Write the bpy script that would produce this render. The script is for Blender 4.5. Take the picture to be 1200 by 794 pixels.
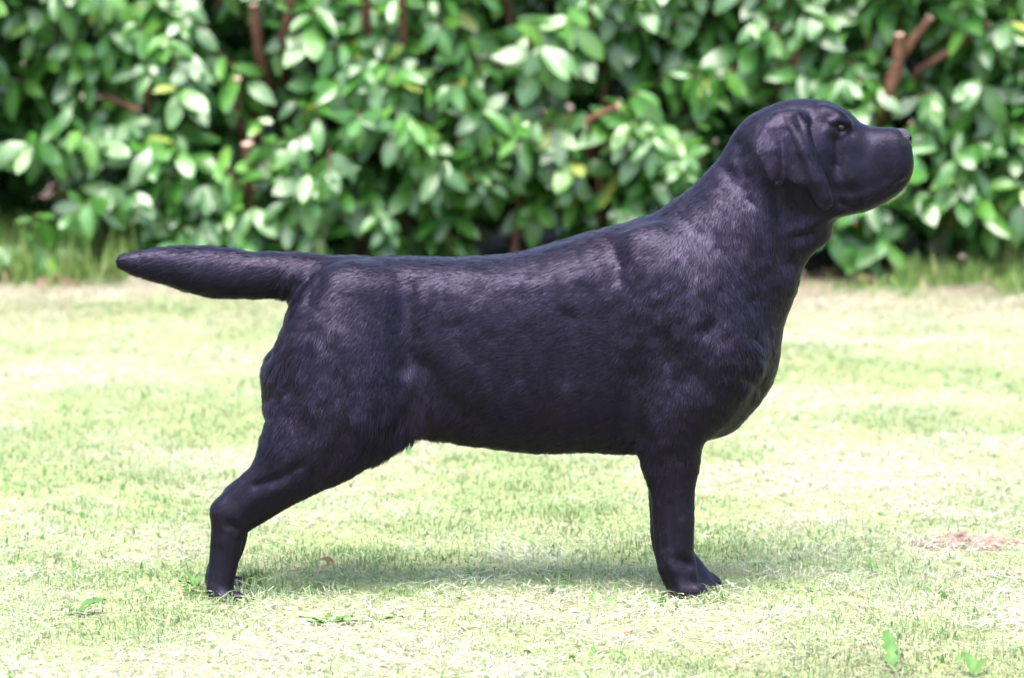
import bpy, math, random
import numpy as np
from mathutils import Vector, Matrix

for _o in list(bpy.data.objects):
    bpy.data.objects.remove(_o)
scene = bpy.context.scene
COL = scene.collection
rng = np.random.default_rng(7)
random.seed(7)
R = math.radians

# ------------------------------------------------------------------ camera
F_PX = 5824.0                       # focal length in pixels of the 1200-wide photograph
CAM = np.array([0.0, -8.08, 1.398])
PITCH = math.atan(709.0 / F_PX)
cam_d = bpy.data.cameras.new('camera')
cam = bpy.data.objects.new('camera', cam_d)
COL.objects.link(cam)
cam.location = CAM
cam.rotation_euler = (math.pi / 2 - PITCH, 0, 0)
cam_d.sensor_width = 36.0
cam_d.lens = 36.0 * F_PX / 1200.0
cam_d.clip_start = 0.1
cam_d.clip_end = 3000
cam_d.dof.use_dof = True
cam_d.dof.focus_distance = 8.05
cam_d.dof.aperture_fstop = cam_d.lens / 35.0     # 35 mm entrance pupil
scene.camera = cam

# ------------------------------------------------------------------ light
SUN_EL, SUN_AZ = R(68), R(-10)      # azimuth: 0 = straight from behind the camera, negative = from the left
world = bpy.data.worlds.new('World')
scene.world = world
world.use_nodes = True
wn = world.node_tree
wn.nodes.clear()
sky = wn.nodes.new('ShaderNodeTexSky')
sky.sky_type = 'NISHITA'
sky.sun_disc = False
sky.sun_elevation = SUN_EL
sky.sun_rotation = R(180) - SUN_AZ
sky.air_density = 1.0
sky.dust_density = 4.0
sky.ozone_density = 1.0
bg = wn.nodes.new('ShaderNodeBackground')
bg.inputs['Strength'].default_value = 0.15
wo = wn.nodes.new('ShaderNodeOutputWorld')
wn.links.new(sky.outputs[0], bg.inputs['Color'])
wn.links.new(bg.outputs[0], wo.inputs['Surface'])
sun_d = bpy.data.lights.new('sun', 'SUN')
sun_d.energy = 2.1
sun_d.angle = R(34)
sun_d.color = (1.0, 0.975, 0.93)
sun = bpy.data.objects.new('sun', sun_d)
COL.objects.link(sun)
sv = Vector((math.sin(SUN_AZ) * math.cos(SUN_EL), -math.cos(SUN_AZ) * math.cos(SUN_EL), math.sin(SUN_EL)))
sun.rotation_euler = sv.to_track_quat('Z', 'Y').to_euler()
sun.location = sv * 20

scene.view_settings.view_transform = 'Standard'
scene.view_settings.look = 'None'
scene.view_settings.exposure = 2.38
scene.view_settings.gamma = 1.0
scene.render.engine = 'CYCLES'
scene.cycles.use_denoising = True
scene.cycles.max_bounces = 8
scene.cycles.transparent_max_bounces = 8

# ------------------------------------------------------------------ helpers
CP, SP = math.cos(PITCH), math.sin(PITCH)

def P(px, py, Y):
    """world X, Z of the photograph's point (px, py) on the upright plane Y"""
    dy = F_PX * CP + (397 - py) * SP
    dz = -F_PX * SP + (397 - py) * CP
    t = (Y - CAM[1]) / dy
    return CAM[0] + (px - 600) * t, CAM[2] + dz * t

def G(px, py, z=0.0):
    """world X, Y of the photograph's point on the level plane z"""
    dy = F_PX * CP + (397 - py) * SP
    dz = -F_PX * SP + (397 - py) * CP
    t = (z - CAM[2]) / dz
    return CAM[0] + (px - 600) * t, CAM[1] + dy * t

def proj(V):
    d = V - CAM
    depth = d[:, 1] * CP - d[:, 2] * SP
    up = d[:, 1] * SP + d[:, 2] * CP
    return 600 + F_PX * d[:, 0] / depth, 397 - F_PX * up / depth

def PXM(Y):
    return (Y - CAM[1]) / F_PX      # metres per photograph pixel on plane Y

def hash3(i, j, k, seed):
    h = (i * 374761393 + j * 668265263 + k * 2147483647 + seed * 1442695041) & 0xFFFFFFFF
    h = ((h ^ (h >> 13)) * 1274126177) & 0xFFFFFFFF
    h = ((h ^ (h >> 16)) * 2246822519) & 0xFFFFFFFF
    return ((h ^ (h >> 15)) & 0xFFFFFF) / float(0xFFFFFF)

def noise3(p, scale, seed=0):
    q = np.asarray(p, dtype=np.float64) * scale
    f0 = np.floor(q).astype(np.int64)
    f = q - f0
    f = f * f * (3 - 2 * f)
    out = 0
    for a in (0, 1):
        for b in (0, 1):
            for c in (0, 1):
                w = (f[:, 0] if a else 1 - f[:, 0]) * (f[:, 1] if b else 1 - f[:, 1]) * (f[:, 2] if c else 1 - f[:, 2])
                out = out + w * hash3(f0[:, 0] + a, f0[:, 1] + b, f0[:, 2] + c, seed)
    return out * 2 - 1

def unit(v):
    return v / np.maximum(np.linalg.norm(v, axis=-1, keepdims=True), 1e-9)

def make_mesh(name, verts, loop_verts, loop_totals, mat=None, smooth=True):
    me = bpy.data.meshes.new(name)
    verts = np.ascontiguousarray(verts, dtype=np.float32)
    lv = np.ascontiguousarray(loop_verts, dtype=np.int32).ravel()
    lt = np.ascontiguousarray(loop_totals, dtype=np.int32)
    me.vertices.add(len(verts))
    me.vertices.foreach_set('co', verts.ravel())
    me.loops.add(len(lv))
    me.loops.foreach_set('vertex_index', lv)
    me.polygons.add(len(lt))
    me.polygons.foreach_set('loop_start', np.concatenate([[0], np.cumsum(lt)[:-1]]).astype(np.int32))
    me.polygons.foreach_set('loop_total', lt)
    if smooth:
        me.polygons.foreach_set('use_smooth', np.ones(len(lt), dtype=bool))
    me.update(calc_edges=True)
    me.validate()
    if mat:
        me.materials.append(mat)
    return me

def link(name, data, parent=None, kind=None, label=None, cat=None, group=None):
    o = bpy.data.objects.new(name, data)
    COL.objects.link(o)
    if parent is not None:
        o.parent = parent
    if kind: o['kind'] = kind
    if label: o['label'] = label
    if cat: o['category'] = cat
    if group: o['group'] = group
    return o

def point_color(me, name, cols):
    at = me.attributes.new(name, 'FLOAT_COLOR', 'POINT')
    c = np.ones((len(cols), 4), dtype=np.float32)
    c[:, :3] = cols
    at.data.foreach_set('color', c.ravel())

def point_float(me, name, vals):
    at = me.attributes.new(name, 'FLOAT', 'POINT')
    at.data.foreach_set('value', np.asarray(vals, dtype=np.float32))

class NT:
    """small node-tree builder"""
    def __init__(self, name):
        self.m = bpy.data.materials.new(name)
        self.m.use_nodes = True
        self.t = self.m.node_tree
        self.t.nodes.clear()
    def n(self, typ, **kw):
        nd = self.t.nodes.new(typ)
        for k, v in kw.items():
            if k.startswith('_'):
                setattr(nd, k[1:], v)
        return nd
    def l(self, a, b):
        self.t.links.new(a, b)
    def out(self, sh):
        o = self.n('ShaderNodeOutputMaterial')
        self.l(sh, o.inputs['Surface'])
        return self.m

def ramp(nt, fac, stops):
    r = nt.n('ShaderNodeValToRGB')
    cr = r.color_ramp
    while len(cr.elements) < len(stops):
        cr.elements.new(0.5)
    for e, (p, c) in zip(cr.elements, stops):
        e.position = p
        e.color = (*c, 1)
    nt.l(fac, r.inputs['Fac'])
    return r.outputs['Color']

def noise_node(nt, scale, detail=4, coord='Object', rough=0.55):
    tc = nt.n('ShaderNodeTexCoord')
    nz = nt.n('ShaderNodeTexNoise')
    nz.inputs['Scale'].default_value = scale
    nz.inputs['Detail'].default_value = detail
    nz.inputs['Roughness'].default_value = rough
    nt.l(tc.outputs[coord], nz.inputs['Vector'])
    return nz.outputs['Fac']

# ------------------------------------------------------------------ materials
def mat_simple(name, stops, scale, rough=0.8, spec=0.3, bump=0.0):
    nt = NT(name)
    f = noise_node(nt, scale)
    c = ramp(nt, f, stops)
    b = nt.n('ShaderNodeBsdfPrincipled')
    b.inputs['Roughness'].default_value = rough
    b.inputs['Specular IOR Level'].default_value = spec
    nt.l(c, b.inputs['Base Color'])
    if bump:
        bp = nt.n('ShaderNodeBump')
        bp.inputs['Strength'].default_value = bump
        bp.inputs['Distance'].default_value = 0.01
        nt.l(f, bp.inputs['Height'])
        nt.l(bp.outputs['Normal'], b.inputs['Normal'])
    return nt.out(b.outputs[0])

def mat_ground():
    nt = NT('lawn_soil')
    c1 = ramp(nt, noise_node(nt, 2.2, 5), [(0.3, (0.215, 0.215, 0.125)), (0.5, (0.19, 0.225, 0.105)), (0.68, (0.225, 0.215, 0.145))])
    c2 = ramp(nt, noise_node(nt, 90, 4), [(0.3, (0.55, 0.52, 0.45)), (0.65, (1, 1, 1))])
    mx = nt.n('ShaderNodeMixRGB', _blend_type='MULTIPLY')
    mx.inputs['Fac'].default_value = 1
    nt.l(c1, mx.inputs['Color1']); nt.l(c2, mx.inputs['Color2'])
    # worn dry strip of bare earth and dead thatch along the foot of the hedge (world Y from about 3.9 m)
    tc = nt.n('ShaderNodeTexCoord'); sp = nt.n('ShaderNodeSeparateXYZ'); nt.l(tc.outputs['Object'], sp.inputs[0])
    ad = nt.n('ShaderNodeMath', _operation='MULTIPLY_ADD'); ad.inputs[1].default_value = 1.6
    nt.l(noise_node(nt, 1.7, 4), ad.inputs[0]); nt.l(sp.outputs['Y'], ad.inputs[2])
    mr = nt.n('ShaderNodeMapRange'); mr.inputs['From Min'].default_value = 4.35; mr.inputs['From Max'].default_value = 5.1
    nt.l(ad.outputs[0], mr.inputs['Value'])
    dry = nt.n('ShaderNodeMixRGB')
    nt.l(mr.outputs['Result'], dry.inputs['Fac']); nt.l(mx.outputs[0], dry.inputs['Color1'])
    dcol = ramp(nt, noise_node(nt, 35, 4), [(0.3, (0.105, 0.078, 0.060)), (0.7, (0.185, 0.145, 0.115))])
    nt.l(dcol, dry.inputs['Color2'])
    b = nt.n('ShaderNodeBsdfPrincipled')
    b.inputs['Roughness'].default_value = 0.95
    b.inputs['Specular IOR Level'].default_value = 0.1
    nt.l(dry.outputs[0], b.inputs['Base Color'])
    return nt.out(b.outputs[0])

def mat_blade():
    nt = NT('grass_blade')
    at = nt.n('ShaderNodeAttribute', _attribute_name='tone')
    b = nt.n('ShaderNodeBsdfPrincipled')
    b.inputs['Roughness'].default_value = 0.6
    b.inputs['Specular IOR Level'].default_value = 0.3
    tr = nt.n('ShaderNodeBsdfTranslucent')
    mx = nt.n('ShaderNodeMixShader')
    mx.inputs['Fac'].default_value = 0.35
    nt.l(at.outputs['Color'], b.inputs['Base Color'])
    nt.l(at.outputs['Color'], tr.inputs['Color'])
    nt.l(b.outputs[0], mx.inputs[1]); nt.l(tr.outputs[0], mx.inputs[2])
    return nt.out(mx.outputs[0])

LEAF_STOPS = [(0.0, (0.015, 0.070, 0.012)), (0.4, (0.030, 0.122, 0.016)), (0.74, (0.052, 0.180, 0.022)),
              (0.95, (0.110, 0.245, 0.036)), (1.0, (0.22, 0.27, 0.06))]
def mat_leaf(name, per_object):
    nt = NT(name)
    if per_object:
        oi = nt.n('ShaderNodeObjectInfo')
        cv = nt.n('ShaderNodeMath', _operation='MULTIPLY_ADD'); cv.inputs[1].default_value = 0.72; cv.inputs[2].default_value = 0.18
        nt.l(oi.outputs['Random'], cv.inputs[0])
        tone = cv.outputs[0]
    else:
        tone = nt.n('ShaderNodeAttribute', _attribute_name='tone').outputs['Fac']
    col = ramp(nt, tone, LEAF_STOPS)
    ac = nt.n('ShaderNodeAttribute', _attribute_name='across').outputs['Fac']   # 0 on the midrib, 1 on the edge
    rib = ramp(nt, ac, [(0.0, (1, 1, 1)), (0.10, (0, 0, 0))])
    lt = nt.n('ShaderNodeMixRGB')
    lt.inputs['Color2'].default_value = (0.16, 0.24, 0.07, 1)
    fm = nt.n('ShaderNodeMath', _operation='MULTIPLY')
    fm.inputs[1].default_value = 0.75
    nt.l(rib, fm.inputs[0]); nt.l(fm.outputs[0], lt.inputs['Fac']); nt.l(col, lt.inputs['Color1'])
    mot = ramp(nt, noise_node(nt, 28, 3), [(0.3, (0.75, 0.78, 0.7)), (0.7, (1.1, 1.1, 1.1))])
    ml = nt.n('ShaderNodeMixRGB', _blend_type='MULTIPLY')
    ml.inputs['Fac'].default_value = 1
    nt.l(lt.outputs[0], ml.inputs['Color1']); nt.l(mot, ml.inputs['Color2'])
    b = nt.n('ShaderNodeBsdfPrincipled')
    b.inputs['Roughness'].default_value = 0.42
    b.inputs['Specular IOR Level'].default_value = 0.8
    b.inputs['Coat Weight'].default_value = 0.18
    b.inputs['Coat Roughness'].default_value = 0.28
    nt.l(ml.outputs[0], b.inputs['Base Color'])
    tr = nt.n('ShaderNodeBsdfTranslucent')
    g = nt.n('ShaderNodeMixRGB', _blend_type='MULTIPLY')
    g.inputs['Fac'].default_value = 1
    g.inputs['Color2'].default_value = (1.6, 1.7, 0.8, 1)
    nt.l(ml.outputs[0], g.inputs['Color1']); nt.l(g.outputs[0], tr.inputs['Color'])
    mx = nt.n('ShaderNodeMixShader')
    mx.inputs['Fac'].default_value = 0.28
    nt.l(b.outputs[0], mx.inputs[1]); nt.l(tr.outputs[0], mx.inputs[2])
    return nt.out(mx.outputs[0])

def mat_skin():
    nt = NT('dog_coat')
    c = ramp(nt, noise_node(nt, 40), [(0.3, (0.004, 0.0035, 0.005)), (0.7, (0.008, 0.007, 0.010))])
    b = nt.n('ShaderNodeBsdfPrincipled')
    b.inputs['Roughness'].default_value = 0.6
    b.inputs['Specular IOR Level'].default_value = 0.15
    nt.l(c, b.inputs['Base Color'])
    return nt.out(b.outputs[0])

def mat_fur():
    nt = NT('black_fur')
    at = nt.n('ShaderNodeAttribute', _attribute_name='tone')
    h = nt.n('ShaderNodeBsdfHair')
    h.component = 'Reflection'
    h.inputs['RoughnessU'].default_value = 0.2
    h.inputs['RoughnessV'].default_value = 0.4
    h.inputs['Offset'].default_value = R(-4)
    nt.l(at.outputs['Color'], h.inputs['Color'])
    # the coat as a whole: strands shade with the direction of the hide they lie on
    na = nt.n('ShaderNodeAttribute', _attribute_name='coat_normal')
    b = nt.n('ShaderNodeBsdfPrincipled')
    b.inputs['Roughness'].default_value = 0.45
    b.inputs['Specular IOR Level'].default_value = 0.32
    b.inputs['Specular Tint'].default_value = (0.68, 0.61, 1.0, 1)
    dk = nt.n('ShaderNodeMixRGB', _blend_type='MULTIPLY')
    dk.inputs['Fac'].default_value = 1
    dk.inputs['Color2'].default_value = (0.46, 0.41, 0.50, 1)
    nt.l(at.outputs['Color'], dk.inputs['Color1']); nt.l(dk.outputs[0], b.inputs['Base Color'])
    nt.l(na.outputs['Vector'], b.inputs['Normal'])
    mx = nt.n('ShaderNodeMixShader')
    mx.inputs['Fac'].default_value = 0.94
    nt.l(h.outputs[0], mx.inputs[1]); nt.l(b.outputs[0], mx.inputs[2])
    return nt.out(mx.outputs[0])

def mat_gloss(name, col, rough, spec=0.5):
    return mat_simple(name, [(0.35, tuple(c * 0.8 for c in col)), (0.65, col)], 300, rough, spec, 0.0)

M_GROUND = mat_ground()
M_BLADE = mat_blade()
M_LEAF = mat_leaf('laurel_leaf', True)
M_FOLIAGE = mat_leaf('laurel_foliage', False)
M_STEM = mat_simple('laurel_bark', [(0.3, (0.045, 0.024, 0.016)), (0.7, (0.12, 0.06, 0.04))], 35, 0.85, 0.2, 0.4)
M_STUB = mat_simple('peeled_bark', [(0.3, (0.055, 0.030, 0.020)), (0.7, (0.165, 0.080, 0.048))], 60, 0.8, 0.2, 0.4)
M_CUT = mat_simple('cut_wood', [(0.3, (0.34, 0.22, 0.17)), (0.7, (0.45, 0.32, 0.26))], 120, 0.85, 0.2)
M_SOIL = mat_simple('bare_soil', [(0.3, (0.085, 0.058, 0.045)), (0.7, (0.215, 0.16, 0.135))], 60, 0.95, 0.1, 0.6)
M_WEED = mat_simple('weed_leaf', [(0.3, (0.028, 0.078, 0.014)), (0.7, (0.060, 0.125, 0.024))], 40, 0.6, 0.25)
M_DRY = mat_simple('dry_leaf', [(0.3, (0.09, 0.048, 0.03)), (0.7, (0.19, 0.095, 0.06))], 80, 0.75, 0.2)
M_LITTER = mat_simple('leaf_litter', [(0.3, (0.045, 0.028, 0.018)), (0.7, (0.13, 0.085, 0.055))], 30, 0.8, 0.2)
M_BED = mat_simple('hedge_soil', [(0.3, (0.03, 0.02, 0.014)), (0.7, (0.075, 0.052, 0.036))], 25, 0.95, 0.1, 0.5)
M_ORANGE = mat_simple('orange_leaf', [(0.3, (0.60, 0.12, 0.02)), (0.7, (0.75, 0.22, 0.04))], 80, 0.5, 0.4)
M_SKIN = mat_skin()
M_FUR = mat_fur()
M_NOSE = mat_simple('nose_leather', [(0.35, (0.008, 0.007, 0.010)), (0.65, (0.016, 0.014, 0.020))], 500, 0.40, 0.4, 0.5)
M_EYE = mat_gloss('eye_brown', (0.010, 0.006, 0.004), 0.04, 0.5)

# ------------------------------------------------------------------ ground
def ground_z(x, y):
    p = np.stack([np.asarray(x, float).ravel(), np.asarray(y, float).ravel(), np.zeros(np.size(x))], 1)
    z = 0.010 * noise3(p, 1.3, 3) + 0.006 * noise3(p, 4.1, 5)
    fade = np.clip(1 - (np.hypot(p[:, 0], p[:, 1]) - 12) / 10, 0, 1)
    # level under the dog
    near = np.exp(-((p[:, 0] / 0.75) ** 2 + ((p[:, 1]) / 0.35) ** 2) ** 2)
    return (z * fade * (1 - near)).reshape(np.shape(x))

def build_ground():
    a = np.concatenate([-np.geomspace(900, 8, 16), np.linspace(-7, 7, 141), np.geomspace(8, 900, 16)])
    X, Y = np.meshgrid(a, a, indexing='ij')
    n = len(a)
    Z = ground_z(X, Y)
    V = np.stack([X.ravel(), Y.ravel(), Z.ravel()], 1)
    i = (np.arange(n - 1)[:, None] * n + np.arange(n - 1)[None]).ravel()
    Fq = np.stack([i, i + n, i + n + 1, i + 1], 1)
    me = make_mesh('ground', V, Fq, np.full(len(Fq), 4), M_GROUND)
    link('ground', me, kind='structure')
build_ground()

def build_bed():  # bare soil under the hedge, carried far back to darken its see-through gaps
    xs = np.linspace(-9, 9, 151); ys = np.linspace(0, 1, 50)
    X, T = np.meshgrid(xs, ys, indexing='ij')
    edge = 4.86 + 0.07 * noise3(np.stack([X.ravel(), 0 * X.ravel(), 0 * X.ravel()], 1), 3.0, 15).reshape(X.shape)
    Y = edge + (9.0 - edge) * T ** 1.5
    Z = ground_z(X, Y) + 0.006
    n = len(ys)
    i = (np.arange(len(xs) - 1)[:, None] * n + np.arange(n - 1)[None]).ravel()
    Fq = np.stack([i, i + n, i + n + 1, i + 1], 1)
    link('soil_bed', make_mesh('soil_bed', np.stack([X.ravel(), Y.ravel(), Z.ravel()], 1), Fq, np.full(len(Fq), 4), M_BED), kind='structure')
build_bed()

def blades(name, label, xy, h, w, cols, lean=0.6, flat=None):
    """ribbon blades, five vertices each, as one mesh"""
    n = len(xy)
    az = rng.uniform(0, 2 * np.pi, n)
    d = np.stack([np.cos(az), np.sin(az), np.zeros(n)], 1)
    th = rng.uniform(0, 2 * np.pi, n)
    s = np.stack([np.cos(th), np.sin(th), np.zeros(n)], 1)
    ln = np.abs(rng.normal(0, lean, n))
    z0 = ground_z(xy[:, 0], xy[:, 1])
    base = np.stack([xy[:, 0], xy[:, 1], z0 - 0.002], 1)
    up = np.array([0, 0, 1.0])
    ang1 = ln * 0.6
    ang2 = ln * 1.5
    if flat is not None:
        ang1 = np.where(flat, 1.35, ang1); ang2 = np.where(flat, 1.6, ang2)
        base[:, 2] += np.where(flat, rng.uniform(0.003, 0.016, n), 0)
    v1 = (np.cos(ang1)[:, None] * up + np.sin(ang1)[:, None] * d) * (h * 0.55)[:, None]
    v2 = (np.cos(ang2)[:, None] * up + np.sin(ang2)[:, None] * d) * (h * 0.45)[:, None]
    hw = (w * 0.5)[:, None] * s
    V = np.stack([base - hw, base + hw, base + v1 - hw * 0.85, base + v1 + hw * 0.85, base + v1 + v2], 1).reshape(-1, 3)
    i = np.arange(n)[:, None] * 5
    lv = np.concatenate([i, i + 1, i + 3, i + 2, i + 2, i + 3, i + 4], 1)
    lt = np.tile([4, 3], n)
    me = make_mesh(name, V, lv, lt, M_BLADE)
    point_color(me, 'tone', np.repeat(cols, 5, axis=0))
    return link(name, me, kind='stuff', label=label, cat='grass')

GREEN = np.array([0.178, 0.262, 0.108])
LIME = np.array([0.300, 0.362, 0.218])
STRAW = np.array([0.440, 0.435, 0.355])
TAN = np.array([0.170, 0.130, 0.103])

def lawn():
    n = 430000
    u = rng.uniform(0, 1, n)
    # distance from the camera 6.9 .. 13.4 m, thinner with distance
    D = 6.5 + 6.8 * u ** 1.4
    half = 0.118 * D + 0.75
    x = rng.uniform(-1, 1, n) * half
    xy = np.stack([x, D + CAM[1]], 1)
    xy += rng.normal(0, 0.01, xy.shape)
    p = np.concatenate([xy, np.zeros((n, 1))], 1)
    pat = noise3(p * [1, 0.8, 1], 3.2, 11) * 0.6 + noise3(p, 11, 12) * 0.4
    fine = rng.normal(0, 0.25, n)
    px, py = proj(p)
    # greener strip beside and behind the dog (partly its shadow put into the blade colour), straw in front, tan near the hedge
    g = pat * 1.3 + fine + 0.16
    g += 0.22 * np.exp(-((py - 655) / 38) ** 2)
    g -= 0.16 * np.clip((py - 690) / 40, 0, 1)
    tanny = np.clip((352 + 22 * noise3(p, 2.1, 23) - py) / 22, 0, 1) * (1.0 + 0.7 * pat) + np.clip(noise3(p, 1.6, 21) - 0.45, 0, 1) * 1.2
    c = STRAW + (LIME - STRAW) * np.clip(0.66 + g * 1.4, 0, 1)[:, None]
    c = c + (GREEN - c) * np.clip((g - 0.18) * 1.8, 0, 1)[:, None]
    t = np.clip(tanny + rng.normal(0, 0.2, n), 0, 0.95)[:, None]
    c = c * (1 - t) + TAN * t
    c *= rng.uniform(0.72, 1.2, n)[:, None]
    tuft = np.clip(noise3(p, 9, 31) * 0.7 + 0.45 + 0.9 * np.clip(noise3(p, 14, 32) - 0.35, 0, 1), 0.08, 1.5)
    h = rng.uniform(0.008, 0.022, n) * (0.55 + 0.7 * tuft)
    h *= np.where(py < 345, 0.8, 1)
    w = rng.uniform(0.0012, 0.0030, n) * np.where(rng.uniform(0, 1, n) < 0.12, 1.9, 1.0) * (0.7 + 0.3 * D / 8)
    flat = rng.uniform(0, 1, n) < np.where(g < 0.10, 0.55, 0.25)
    h = np.where(flat, h * 1.6 + 0.008, h)
    blades('lawn_grass', 'short mown lawn of pale green and straw coloured grass blades', xy, h, w, np.clip(c, 0.02, 0.8), 0.95, flat)
lawn()

def clover():
    n = 2600
    D = 6.9 + 6.0 * rng.uniform(0, 1, n) ** 1.5
    xy = np.stack([rng.uniform(-1, 1, n) * (0.118 * D + 0.3), D + CAM[1]], 1)
    p = np.concatenate([xy, np.zeros((n, 1))], 1)
    keep = noise3(p, 2.6, 91) + 0.6 * noise3(p, 8, 92) > 0.1
    xy = xy[keep]; n = len(xy)
    c = np.array([0.13, 0.24, 0.07]) * rng.uniform(0.7, 1.5, n)[:, None]
    blades('lawn_clover', 'small broad clover and daisy leaves scattered through the lawn', xy, rng.uniform(0.012, 0.026, n), rng.uniform(0.006, 0.012, n), c, 0.9,
           rng.uniform(0, 1, n) < 0.45)
clover()

def long_grass():
    """uncut grass left standing along the foot of the hedge"""
    segs = [(-20, 150, 308, 327, 6500, 0.17), (140, 250, 306, 322, 700, 0.26), (250, 560, 306, 322, 700, 0.10),
            (930, 1060, 326, 338, 500, 0.06), (1050, 1230, 324, 341, 2000, 0.11), (-260, -20, 306, 327, 5000, 0.16), (1220, 1500, 320, 336, 1200, 0.13),
            (560, 930, 312, 326, 500, 0.08), (284, 312, 676, 690, 130, 0.030), (212, 244, 688, 700, 110, 0.032), (815, 850, 696, 706, 90, 0.022)]
    xs, hs = [], []
    for x0, x1, y0, y1, n, hh in segs:
        for _ in range(n):
            x, y = G(random.uniform(x0, x1), random.uniform(y0, y1) + max(0, random.gauss(0, 4)))
            cl = float(noise3(np.array([[x, y, 0.0]]), 7, 81)[0]) + 0.5 * float(noise3(np.array([[x, y, 0.0]]), 16, 82)[0])
            if y0 < 400 and cl < random.uniform(-0.35, 0.25): continue
            xs.append((x, y)); hs.append(hh * random.uniform(0.3, 1.0) * (0.7 + 0.5 * cl))
    xy = np.array(xs); h = np.array(hs); n = len(h)
    c = np.array([0.07, 0.155, 0.036]) + (np.array([0.16, 0.23, 0.06]) - np.array([0.07, 0.155, 0.036])) * rng.uniform(0, 1, n)[:, None]
    dry = rng.uniform(0, 1, n) < 0.05
    c = np.where(dry[:, None], [0.34, 0.28, 0.17], c)
    blades('long_grass', 'long uncut green grass growing along the foot of the hedge', xy, h, rng.uniform(0.003, 0.008, n), c, 0.45)
long_grass()

# ------------------------------------------------------------------ hedge
def leaf_grid(na, nc, droop, fold, curl, wr=0.40):
    """unit-length leaf along +X, upper side +Z; na segments along, nc across"""
    V, A = [], []
    for i in range(na + 1):
        t = i / na
        w = wr * 0.5 * (math.sin(math.pi * min(1, t * 0.965 + 0.03) ** 1.12) ** 0.62) if 0 < i < na else (0.012 if i == 0 else 0.006)
        for j in range(nc + 1):
            s = -1 + 2 * j / nc
            z = -droop * t * t + fold * abs(s) * w * 2 - curl * s * s * w + 0.012 * math.sin(9 * t + 2 * s)* abs(s)
            V.append((t * (1 - 0.12 * droop * t), s * w, z)); A.append(abs(s))
    m = nc + 1
    Fq = [(i * m + j, (i + 1) * m + j, (i + 1) * m + j + 1, i * m + j + 1) for i in range(na) for j in range(nc)]
    return np.array(V), np.array(Fq), np.array(A)

LEAFS = [leaf_grid(7, 4, dr, fo, cu, wr) for dr, fo, cu, wr in ((0.12, 0.20, 0.15, 0.38), (0.24, 0.10, 0.25, 0.42), (0.32, 0.28, 0.1, 0.36), (0.05, 0.16, 0.3, 0.43), (0.40, 0.15, 0.2, 0.40))]
LEAFS_LO = [leaf_grid(5, 2, dr, fo, cu, wr) for dr, fo, cu, wr in ((0.12, 0.20, 0.15, 0.38), (0.24, 0.10, 0.25, 0.42), (0.32, 0.28, 0.1, 0.36), (0.05, 0.16, 0.3, 0.43), (0.40, 0.15, 0.2, 0.40))]

def tube(path, radii, sides=8, cap=True):
    path = np.asarray(path, float); n = len(path)
    V, Fc = [], []
    for i in range(n):
        d = unit(path[min(i + 1, n - 1)] - path[max(i - 1, 0)])
        a = np.array([0, 1.0, 0]) if abs(d[1]) < 0.8 else np.array([1.0, 0, 0])
        u = unit(np.cross(d, a)); v = np.cross(d, u)
        for k in range(sides):
            th = 2 * math.pi * k / sides
            V.append(path[i] + radii[i] * (math.cos(th) * u + math.sin(th) * v))
    for i in range(n - 1):
        for k in range(sides):
            k2 = (k + 1) % sides
            Fc.append((i * sides + k, i * sides + k2, (i + 1) * sides + k2, (i + 1) * sides + k))
    if cap:
        Fc.append(tuple(range((n - 1) * sides, n * sides)))
        Fc.append(tuple(range(sides))[::-1])
    return V, Fc

class Bag:
    def __init__(self): self.V, self.F, self.mi = [], [], []
    def add(self, V, F, mi=0):
        o = len(self.V); self.V += [tuple(v) for v in V]
        self.F += [tuple(i + o for i in f) for f in F]; self.mi += [mi] * len(F)
    def mesh(self, name, mats, smooth=True):
        me = make_mesh(name, np.array(self.V), np.concatenate([np.array(f) for f in self.F]), np.array([len(f) for f in self.F]), None, smooth)
        for m in mats: me.materials.append(m)
        if len(mats) > 1: me.polygons.foreach_set('material_index', np.array(self.mi, dtype=np.int32))
        return me

HEDGE_Y = 4.78
def hedge_face(x, z):
    p = np.stack([x, np.zeros_like(x), z], 1)
    return HEDGE_Y + 0.16 * noise3(p, 2.2, 41) + 0.07 * noise3(p, 5.5, 42) - 0.10 * np.exp(-((z - 0.45) / 0.35) ** 2) + 0.10 * np.exp(-(z / 0.10) ** 2)

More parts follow.
